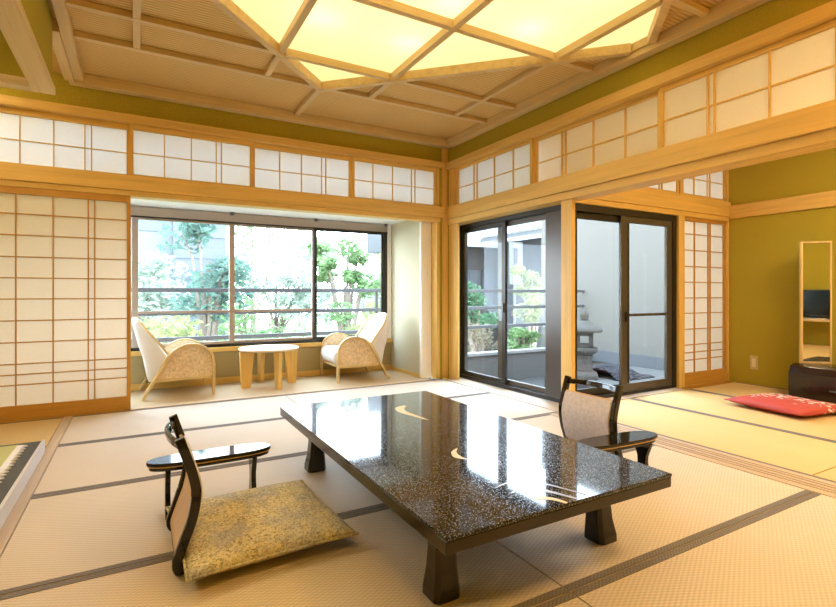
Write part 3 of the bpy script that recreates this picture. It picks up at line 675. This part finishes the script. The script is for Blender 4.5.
ca, sa = .758, -.652                            # the panel is turned towards the television end
def mbox(m, s0, s1, n0, n1, z0, z1):
    q = []
    for s, n in ((s0,n0),(s1,n0),(s1,n1),(s0,n1)): q.append((5.655+ca*s+(-sa)*n, 2.405+sa*s+ca*n))
    return m.prism(q, 'z', z0, z1)
MW = .265
m = MB(); mbox(m,0,.018,-.014,.014,.319,1.505); mbox(m,MW-.014,MW,-.014,.014,.319,1.505); mbox(m,.018,MW-.014,-.014,.014,1.49,1.505); mbox(m,.018,MW-.014,-.014,.014,.319,.335)
m.build('mirror_frame', wood('mirror_frame_wood', (.70,.50,.24), 'z', .3), mr, .002)
MIR = plain('mirror_silver', (.92,.92,.90), .0, 1.0)
m = MB(); mbox(m,.0185,MW-.0145,-.008,-.002,.336,1.489); m.build('mirror_glass', MIR, mr)
m = MB(); mbox(m,-.006,-.0005,-.012,.012,.319,1.50); m.build('edge_strip', plain('brass_edge', (.75,.60,.30), .3, .7), mr)
ol = thing('wall_outlet', 'small cream wall outlet low on the olive wall', 'outlet', (5.899,2.945,.24))
MB().box(5.892,5.899,2.905,2.985,.165,.315).build('cover_plate', plain('cream_plate', (.62,.50,.26), .4), ol, .003)
MB().box(5.889,5.8915,2.925,2.965,.195,.285).build('socket', plain('ivory_socket', (.80,.72,.50), .35), ol, .002)
sh = tag(MB().box(3.36,5.2,R2F+.01,R2F+.42,.47,.51).build('wall_shelf', LX, None, .003), 'long wooden shelf carrying the television, seen in the mirror', 'shelf')
tv = thing('television', 'black flat television on the shelf, seen in the mirror', 'television', (4.35,R2F+.22,.512))
MB().box(3.85,4.85,R2F+.20,R2F+.235,.56,1.07).build('screen_bezel', plain('tv_black_plastic', (.012,.012,.013), .3), tv, .004)
MB().box(3.87,4.83,R2F+.2355,R2F+.2375,.585,1.05).build('screen', lacquer('tv_screen', (.006,.008,.010), None, .1), tv)
MB().box(4.3,4.4,R2F+.205,R2F+.23,.53,.559).build('neck', D.materials['tv_black_plastic'], tv)
MB().box(4.15,4.55,R2F+.13,R2F+.30,.512,.529).build('stand_foot', plain('tv_grey_foot', (.4,.4,.42), .3, .5), tv, .003)
wall('wall_main_side', OLIVE, [(XR+.01,XR+.1,R2F,YF-.0,-.05,2.75)], 'olive wall of the side room behind the viewer')

# ---------------------------------------------------------------- outside
GZ = -.27
YR, GX = 6.74, 7.50
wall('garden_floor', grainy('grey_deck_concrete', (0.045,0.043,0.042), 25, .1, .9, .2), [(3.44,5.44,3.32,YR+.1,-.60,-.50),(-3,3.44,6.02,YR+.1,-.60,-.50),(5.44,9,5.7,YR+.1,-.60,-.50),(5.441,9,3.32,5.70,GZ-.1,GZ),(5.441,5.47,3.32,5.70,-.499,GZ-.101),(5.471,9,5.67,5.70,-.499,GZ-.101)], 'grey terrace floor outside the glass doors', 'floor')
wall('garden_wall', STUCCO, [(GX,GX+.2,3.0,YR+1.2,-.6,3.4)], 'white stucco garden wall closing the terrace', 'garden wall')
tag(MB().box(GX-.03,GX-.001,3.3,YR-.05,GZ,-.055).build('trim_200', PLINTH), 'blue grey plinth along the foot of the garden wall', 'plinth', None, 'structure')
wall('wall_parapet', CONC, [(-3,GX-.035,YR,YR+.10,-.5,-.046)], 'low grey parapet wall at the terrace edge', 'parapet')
tag(MB().box(-3,GX-.035,YR-.04,YR+.14,-.045,.004).build('trim_201', plain('white_coping', (0.15,0.145,0.14), .6), None, .004), 'pale coping on top of the low parapet', 'coping', None, 'structure')
rl = thing('terrace_railing', 'grey three bar railing on the parapet along the terrace', 'railing', (2.5,YR+.06,.004))
for z in (1.04,.755,.435): MB().box(-3,GX-.002,YR+.03,YR+.075,z-.026,z+.026).build('rail_bar', RAIL, rl, .004)
for x in (-1.9,3.14,7.2): MB().box(x-.02,x+.02,YR+.0755,YR+.115,.005,1.06).build('post', RAIL, rl, .003)
# pebbles and the stone lantern
LXc, LYc = 5.725, 5.235
def pebbles():
    m = MB(); rr = random.Random(3)
    for _ in range(1300):
        x = rr.uniform(6.02,6.75); y = rr.uniform(4.75,5.6); s = rr.uniform(.018,.045)
        if (x-LXc)**2+(y-LYc)**2 < .29**2: continue
        h = s*rr.uniform(.5,.8)
        bumpz = .16*max(0,1-((x-6.25)/.45)**2-((y-5.15)/.4)**2)
        z = GZ+.02+bumpz; a = rr.uniform(0,6)
        rings = []
        for zz, k in ((-.6,.6),(0,1),(.6,.7)):
            rings.append([(x+s*k*math.cos(a+q*PI/3)*1.2, y+s*k*math.sin(a+q*PI/3), z+h*zz) for q in range(6)])
        m.loft(rings)
    o = m.build('pebbles', grainy('dark_pebble', (0.03,0.028,0.034), 14, .45, .7, .2), None, 0, True)
    return tag(o, 'dark grey pebble bed around the stone lantern', 'pebbles', None, 'stuff')
wall('pebble_bed_soil', CONC, [(5.48,7.46,3.9,5.66,GZ+.001,GZ+.012)], 'bed under the dark pebbles', 'bed')
pebbles()
LXc, LYc = 5.78, 5.22
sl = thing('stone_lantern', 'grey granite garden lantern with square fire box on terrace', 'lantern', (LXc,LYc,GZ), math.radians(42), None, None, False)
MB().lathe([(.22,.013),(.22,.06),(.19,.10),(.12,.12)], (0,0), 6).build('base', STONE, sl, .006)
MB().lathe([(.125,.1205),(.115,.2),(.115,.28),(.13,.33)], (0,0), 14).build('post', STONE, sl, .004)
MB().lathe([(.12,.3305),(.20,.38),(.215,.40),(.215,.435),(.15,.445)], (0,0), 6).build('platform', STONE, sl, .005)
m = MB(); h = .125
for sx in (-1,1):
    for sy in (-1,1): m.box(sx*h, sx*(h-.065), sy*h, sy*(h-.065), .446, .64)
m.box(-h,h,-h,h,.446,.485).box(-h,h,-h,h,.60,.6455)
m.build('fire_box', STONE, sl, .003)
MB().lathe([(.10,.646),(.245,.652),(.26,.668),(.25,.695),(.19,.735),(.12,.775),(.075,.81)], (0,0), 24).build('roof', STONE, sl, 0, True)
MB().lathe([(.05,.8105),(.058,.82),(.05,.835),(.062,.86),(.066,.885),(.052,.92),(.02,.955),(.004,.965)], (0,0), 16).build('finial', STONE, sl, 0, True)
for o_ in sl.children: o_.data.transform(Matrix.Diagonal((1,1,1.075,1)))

# ground beyond, house, tower and trees
wall('ground', grainy('far_ground', (.10,.13,.07), 3, .3, .95, .1), [(-30,50,YR+.3,60,-3.2,-3.0)], 'green ground below the terrace', 'ground')
def leafy(name, label, cat, x, y, z0, cr, cz, ch, n, leaf, mat, grp, seed, trunk=.07, clumps=9):
    rr = random.Random(seed)
    t = thing(name, label, cat, (x,y,z0), 0, grp, None, False)
    m = MB(); H = cz-z0
    m.sweep([(0,0,0),(.06*rr.uniform(-1,1),.05,H*.4),(.10*rr.uniform(-1,1),.02,H)], [trunk*2,trunk*1.5,trunk], [trunk*2,trunk*1.5,trunk], (0,1,0))
    cs = []
    for k in range(clumps):
        a = rr.uniform(0,2*PI); e = rr.uniform(-.9,1); r = cr*rr.uniform(.25,.8)
        c = Vector((math.cos(a)*r, math.sin(a)*r, H+e*ch*.8)); cs.append((c, cr*rr.uniform(.28,.5)))
        m.sweep([(0,0,max(.2,H*.55+e*.2)), tuple(c*.6+Vector((0,0,H*.35))), tuple(c)], [trunk,trunk*.6,trunk*.3], [trunk,trunk*.6,trunk*.3], (.1,.9,.3))
    m.build('trunk', BARK, t)
    lm = MB()
    for _ in range(n):
        c, r = rr.choice(cs)
        while True:
            p = Vector((rr.uniform(-1,1),rr.uniform(-1,1),rr.uniform(-1,1)))
            if .2 < p.length < 1: break
        p = c + Vector((p.x*r, p.y*r, p.z*r*.7))
        d = Vector((rr.uniform(-1,1),rr.uniform(-1,1),rr.uniform(-.6,.6))).normalized(); u = d.orthogonal().normalized()
        u = Matrix.Rotation(rr.uniform(0,6.28),3,d) @ u; l = leaf*rr.uniform(.6,1.3); w = l*.42
        nrm = d.cross(u)*.12*l
        lm.add([p-d*l*.5, p+u*w*.5+nrm, p+d*l*.5, p-u*w*.5+nrm], [(0,1,2,3)])
    lm.build('foliage', mat, t)
    return t
G1 = leafmat('leaf_blue_green', (.125,.20,.165)); G2 = leafmat('leaf_fresh_green', (.18,.27,.125)); G3 = leafmat('leaf_yellow_green', (.27,.29,.13)); G4 = leafmat('leaf_pine', (0.1,0.19,0.11))
tr = 'trees beyond the terrace'
leafy('broadleaf_tree', 'blue green tree before the pale tower, behind the left window pane', 'tree', 1.15, 10.2, -3.0, 1.1, 1.6, 1.3, 900, .20, G1, tr, 1)
leafy('broadleaf_tree', 'thin pale tree in the middle window pane', 'tree', 2.55, 13.2, -3.0, 1.5, 1.0, 1.8, 900, .17, G2, tr, 2)
leafy('broadleaf_tree', 'full green tree in the right window pane', 'tree', 3.8, 9.8, -3.0, .75, 1.15, 1.1, 1100, .17, G2, tr, 3)
leafy('broadleaf_tree', 'yellow green tree at the right edge of the wide window', 'tree', 5.9, 11.6, -3.0, 1.0, .9, 1.4, 900, .16, G3, tr, 4)
leafy('broadleaf_tree', 'low leafy tree under the pale tower, behind the railing', 'tree', .2, 9.2, -3.0, 1.0, -.1, .7, 800, .17, G3, tr, 5)
leafy('broadleaf_tree', 'low bushy tree behind the railing in the middle window pane', 'tree', 2.05, 8.2, -3.0, .75, -.1, .6, 1100, .16, G2, tr, 6)
leafy('broadleaf_tree', 'low bushy tree behind the railing, near the right armchair', 'tree', 3.55, 8.1, -3.0, .75, -.05, .6, 1100, .15, G3, tr, 7)
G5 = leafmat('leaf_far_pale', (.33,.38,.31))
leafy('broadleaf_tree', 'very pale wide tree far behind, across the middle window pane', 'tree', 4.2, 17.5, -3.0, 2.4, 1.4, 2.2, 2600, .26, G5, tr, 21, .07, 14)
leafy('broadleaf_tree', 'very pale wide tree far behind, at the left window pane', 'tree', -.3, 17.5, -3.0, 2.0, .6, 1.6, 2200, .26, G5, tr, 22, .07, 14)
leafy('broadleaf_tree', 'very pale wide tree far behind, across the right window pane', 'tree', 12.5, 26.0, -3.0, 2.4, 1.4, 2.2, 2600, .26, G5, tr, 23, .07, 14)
leafy('pine_tree', 'rounded cloud pruned pine behind the corner glass door', 'pine', 6.4, 8.8, -3.0, .68, .62, .55, 1500, .11, G4, tr, 8, .06, 7)
leafy('pale_shrub', 'pale dry shrub behind the parapet, below the pine', 'shrub', 5.75, 7.7, -3.0, .58, .0, .45, 900, .10, leafmat('leaf_dry', (.20,.17,.12)), tr, 9, .05)
leafy('broadleaf_tree', 'yellow green bush tree behind the garden door nearest the post', 'tree', 8.75, 9.6, -3.0, .7, .95, .9, 1300, .13, G3, tr, 10)
leafy('pale_shrub', 'low green shrub behind the railing beside the stucco wall', 'shrub', 7.0, 7.95, -3.0, .40, .1, .4, 900, .11, G2, tr, 11, .05)
tw = thing('office_tower', 'pale grey office tower with banded windows, far behind trees', 'building', (2.2,28,-3))
MB().box(1.6,4.1,28,31,-3,7.5).build('tower_wall', plain('tower_blue_grey', (.085,.09,.105), .6), tw)
MB().box(-3.5,1.599,29,32,-3,14).build('side_wing', plain('tower_white', (.14,.145,.15), .7), tw)
for k in range(8): MB().box(1.65,4.05,27.96,27.999,-1.6+1.1*k,-1.1+1.1*k).build('window_band', plain('tower_glass', (.065,.075,.09), .2) if k == 0 else D.materials['tower_glass'], tw)
for k in range(5): MB().box(-3.3,1.2,28.95,28.999,-1+2.6*k,-.2+2.6*k).build('window_band', D.materials['tower_glass'], tw)
hs = thing('neighbour_house', 'grey neighbouring house with tiled eaves beyond the corner glass doors', 'house', (11,13,-3))
MB().box(8.2,13.5,13.0,17,-3,2.5).build('house_wall', plain('house_grey', (0.038,0.034,0.035), .8), hs)
MB().prism([(12.55,2.45),(12.6,2.66),(17.4,4.3),(17.4,2.5)], 'x', 7.6, 14).build('roof', plain('roof_tile_grey', (0.07,0.07,0.075), .6), hs)
MB().box(7.58,14.0,12.50,12.549,2.44,2.70).build('gutter', plain('gutter_white', (.34,.34,.36), .6), hs)
WNM = plain('house_window_glass', (0.07,0.075,0.085), .2); WFM = plain('house_window_frame', (.05,.05,.055), .5)
for k in range(3):
    x = 8.75+k*.95; wf = MB().box(x,x+.88,12.96,12.999,.55,1.75).build('window_frame', WFM, hs)
    MB().box(x+.05,x+.415,12.945,12.9595,.60,1.12).box(x+.465,x+.83,12.945,12.9595,.60,1.12).box(x+.05,x+.415,12.945,12.9595,1.18,1.70).box(x+.465,x+.83,12.945,12.9595,1.18,1.70).build('pane', WNM, wf)
wg = thing('tiled_wing', 'house wing with pale corrugated tile eave at upper garden door', 'house', (10.5,11,-3))
MB().box(10.1,13.5,10.4,12.4,-3,2.6).build('wing_wall', plain('wing_grey', (.06,.058,.065), .8), wg)
MB().prism([(9.25,2.58),(9.25,2.68),(13.6,4.4),(13.6,4.2)], 'y', 9.2, 12.45).build('roof', D.materials['roof_tile_grey'], wg)
for k in range(22): MB().bar((9.22,9.27+k*.145,2.70),(13.5,9.27+k*.145,4.40),.075,.05).build('tile_ridge', plain('tile_ridge_pale', (0.17,0.17,0.17), .6) if k == 0 else D.materials['tile_ridge_pale'], wg)
sg = thing('shop_sign', 'white upright sign with dark characters beyond the garden door', 'sign', (9.35,10.9,-3))
MB().box(9.12,9.58,10.9,10.95,1.25,2.45).build('sign_board', plain('sign_white', (0.1,0.1,0.1), .6), sg)
m = MB()
for k in range(4):
    z = 2.24-k*.145
    m.box(9.23,9.41,10.885,10.899,z,z+.028).box(9.265,9.295,10.885,10.899,z-.095,z+.04).box(9.345,9.375,10.885,10.899,z-.08,z+.01).box(9.24,9.40,10.885,10.899,z-.065,z-.042)
m.build('characters', plain('sign_ink', (0.006,0.006,0.008), .6), sg)
MB().box(9.33,9.37,10.955,10.995,-3,2.2).build('post', RAIL, sg)

# ---------------------------------------------------------------- light
W = D.worlds.new('overcast_sky'); SC.world = W; W.use_nodes = True
nt = W.node_tree; bg = nt.nodes['Background']
tc = N(nt, 'ShaderNodeTexCoord'); sx = N(nt, 'ShaderNodeSeparateXYZ'); nt.links.new(tc.outputs['Generated'], sx.inputs[0])
nt.links.new(ramp(nt, sx.outputs['Z'], [(0,(.78,.89,1)), (.8,(.62,.81,1))]), bg.inputs['Color']); bg.inputs['Strength'].default_value = 7.5
# ceiling lamps of the side room and the alcove; the amber pair is added fill
def flush_lamp(label, x, y, z, s, e, c=(1,.80,.46)):
    f = thing('ceiling_lamp', label, 'lamp', (x,y,z), 0, None)
    MB().box(x-s,x+s,y-s,y+s,z-.03,z-.001).build('lamp_base', LX, f, .003)
    MB().box(x-s+.03,x+s-.03,y-s+.03,y+s-.03,z-.09,z-.0305).build('lamp_shade', emit('lamp_shade_glow_%d_%d' % (int(e*10), int(x*10)), c, e), f, .01)
flush_lamp('square paper ceiling lamp of the side room', 4.6, .7, 2.66, .42, 19.0)
flush_lamp('square paper ceiling lamp of the side room before the television', 4.6, -2.0, 2.66, .42, 12.0)
flush_lamp('square amber fill lamp added by the front wall, on the side room side', 2.6, .05, 2.79, .30, 19.0, (1,.60,.18))  # added out of view to throw warm light on the near floor
flush_lamp('square amber fill lamp added by the front wall, on the alcove side', .15, .05, 2.79, .24, 15.0, (1,.60,.18))  # second added fill lamp, out of view, warming the near floor
flush_lamp('square paper ceiling lamp over the alcove platform', -1.4, 2.6, 2.60, .30, 12.0)
flush_lamp('square paper ceiling lamp behind the dropped wall', -1.2, 4.42, 2.79, .14, 14.0)

# ---------------------------------------------------------------- camera
cam = D.cameras.new('camera'); co = D.objects.new('camera', cam); COL.objects.link(co)
co.location = (0,0,1.0); co.rotation_euler = (PI/2,0,-.514)
cam.sensor_width = 36; cam.lens = 498/836*36; cam.shift_y = -10.2/836; cam.clip_start = .02
SC.camera = co
SC.view_settings.view_transform = 'Standard'; SC.view_settings.look = 'None'; SC.view_settings.gamma = 1; SC.view_settings.use_curve_mapping = False
SC.view_settings.exposure = 1.1
SC.cycles.use_denoising = True
SC.cycles.max_bounces = 12; SC.cycles.diffuse_bounces = 6; SC.cycles.glossy_bounces = 6; SC.cycles.transparent_max_bounces = 16; SC.cycles.transmission_bounces = 8
SC.cycles.sample_clamp_indirect = 6
SC.cycles.caustics_reflective = False
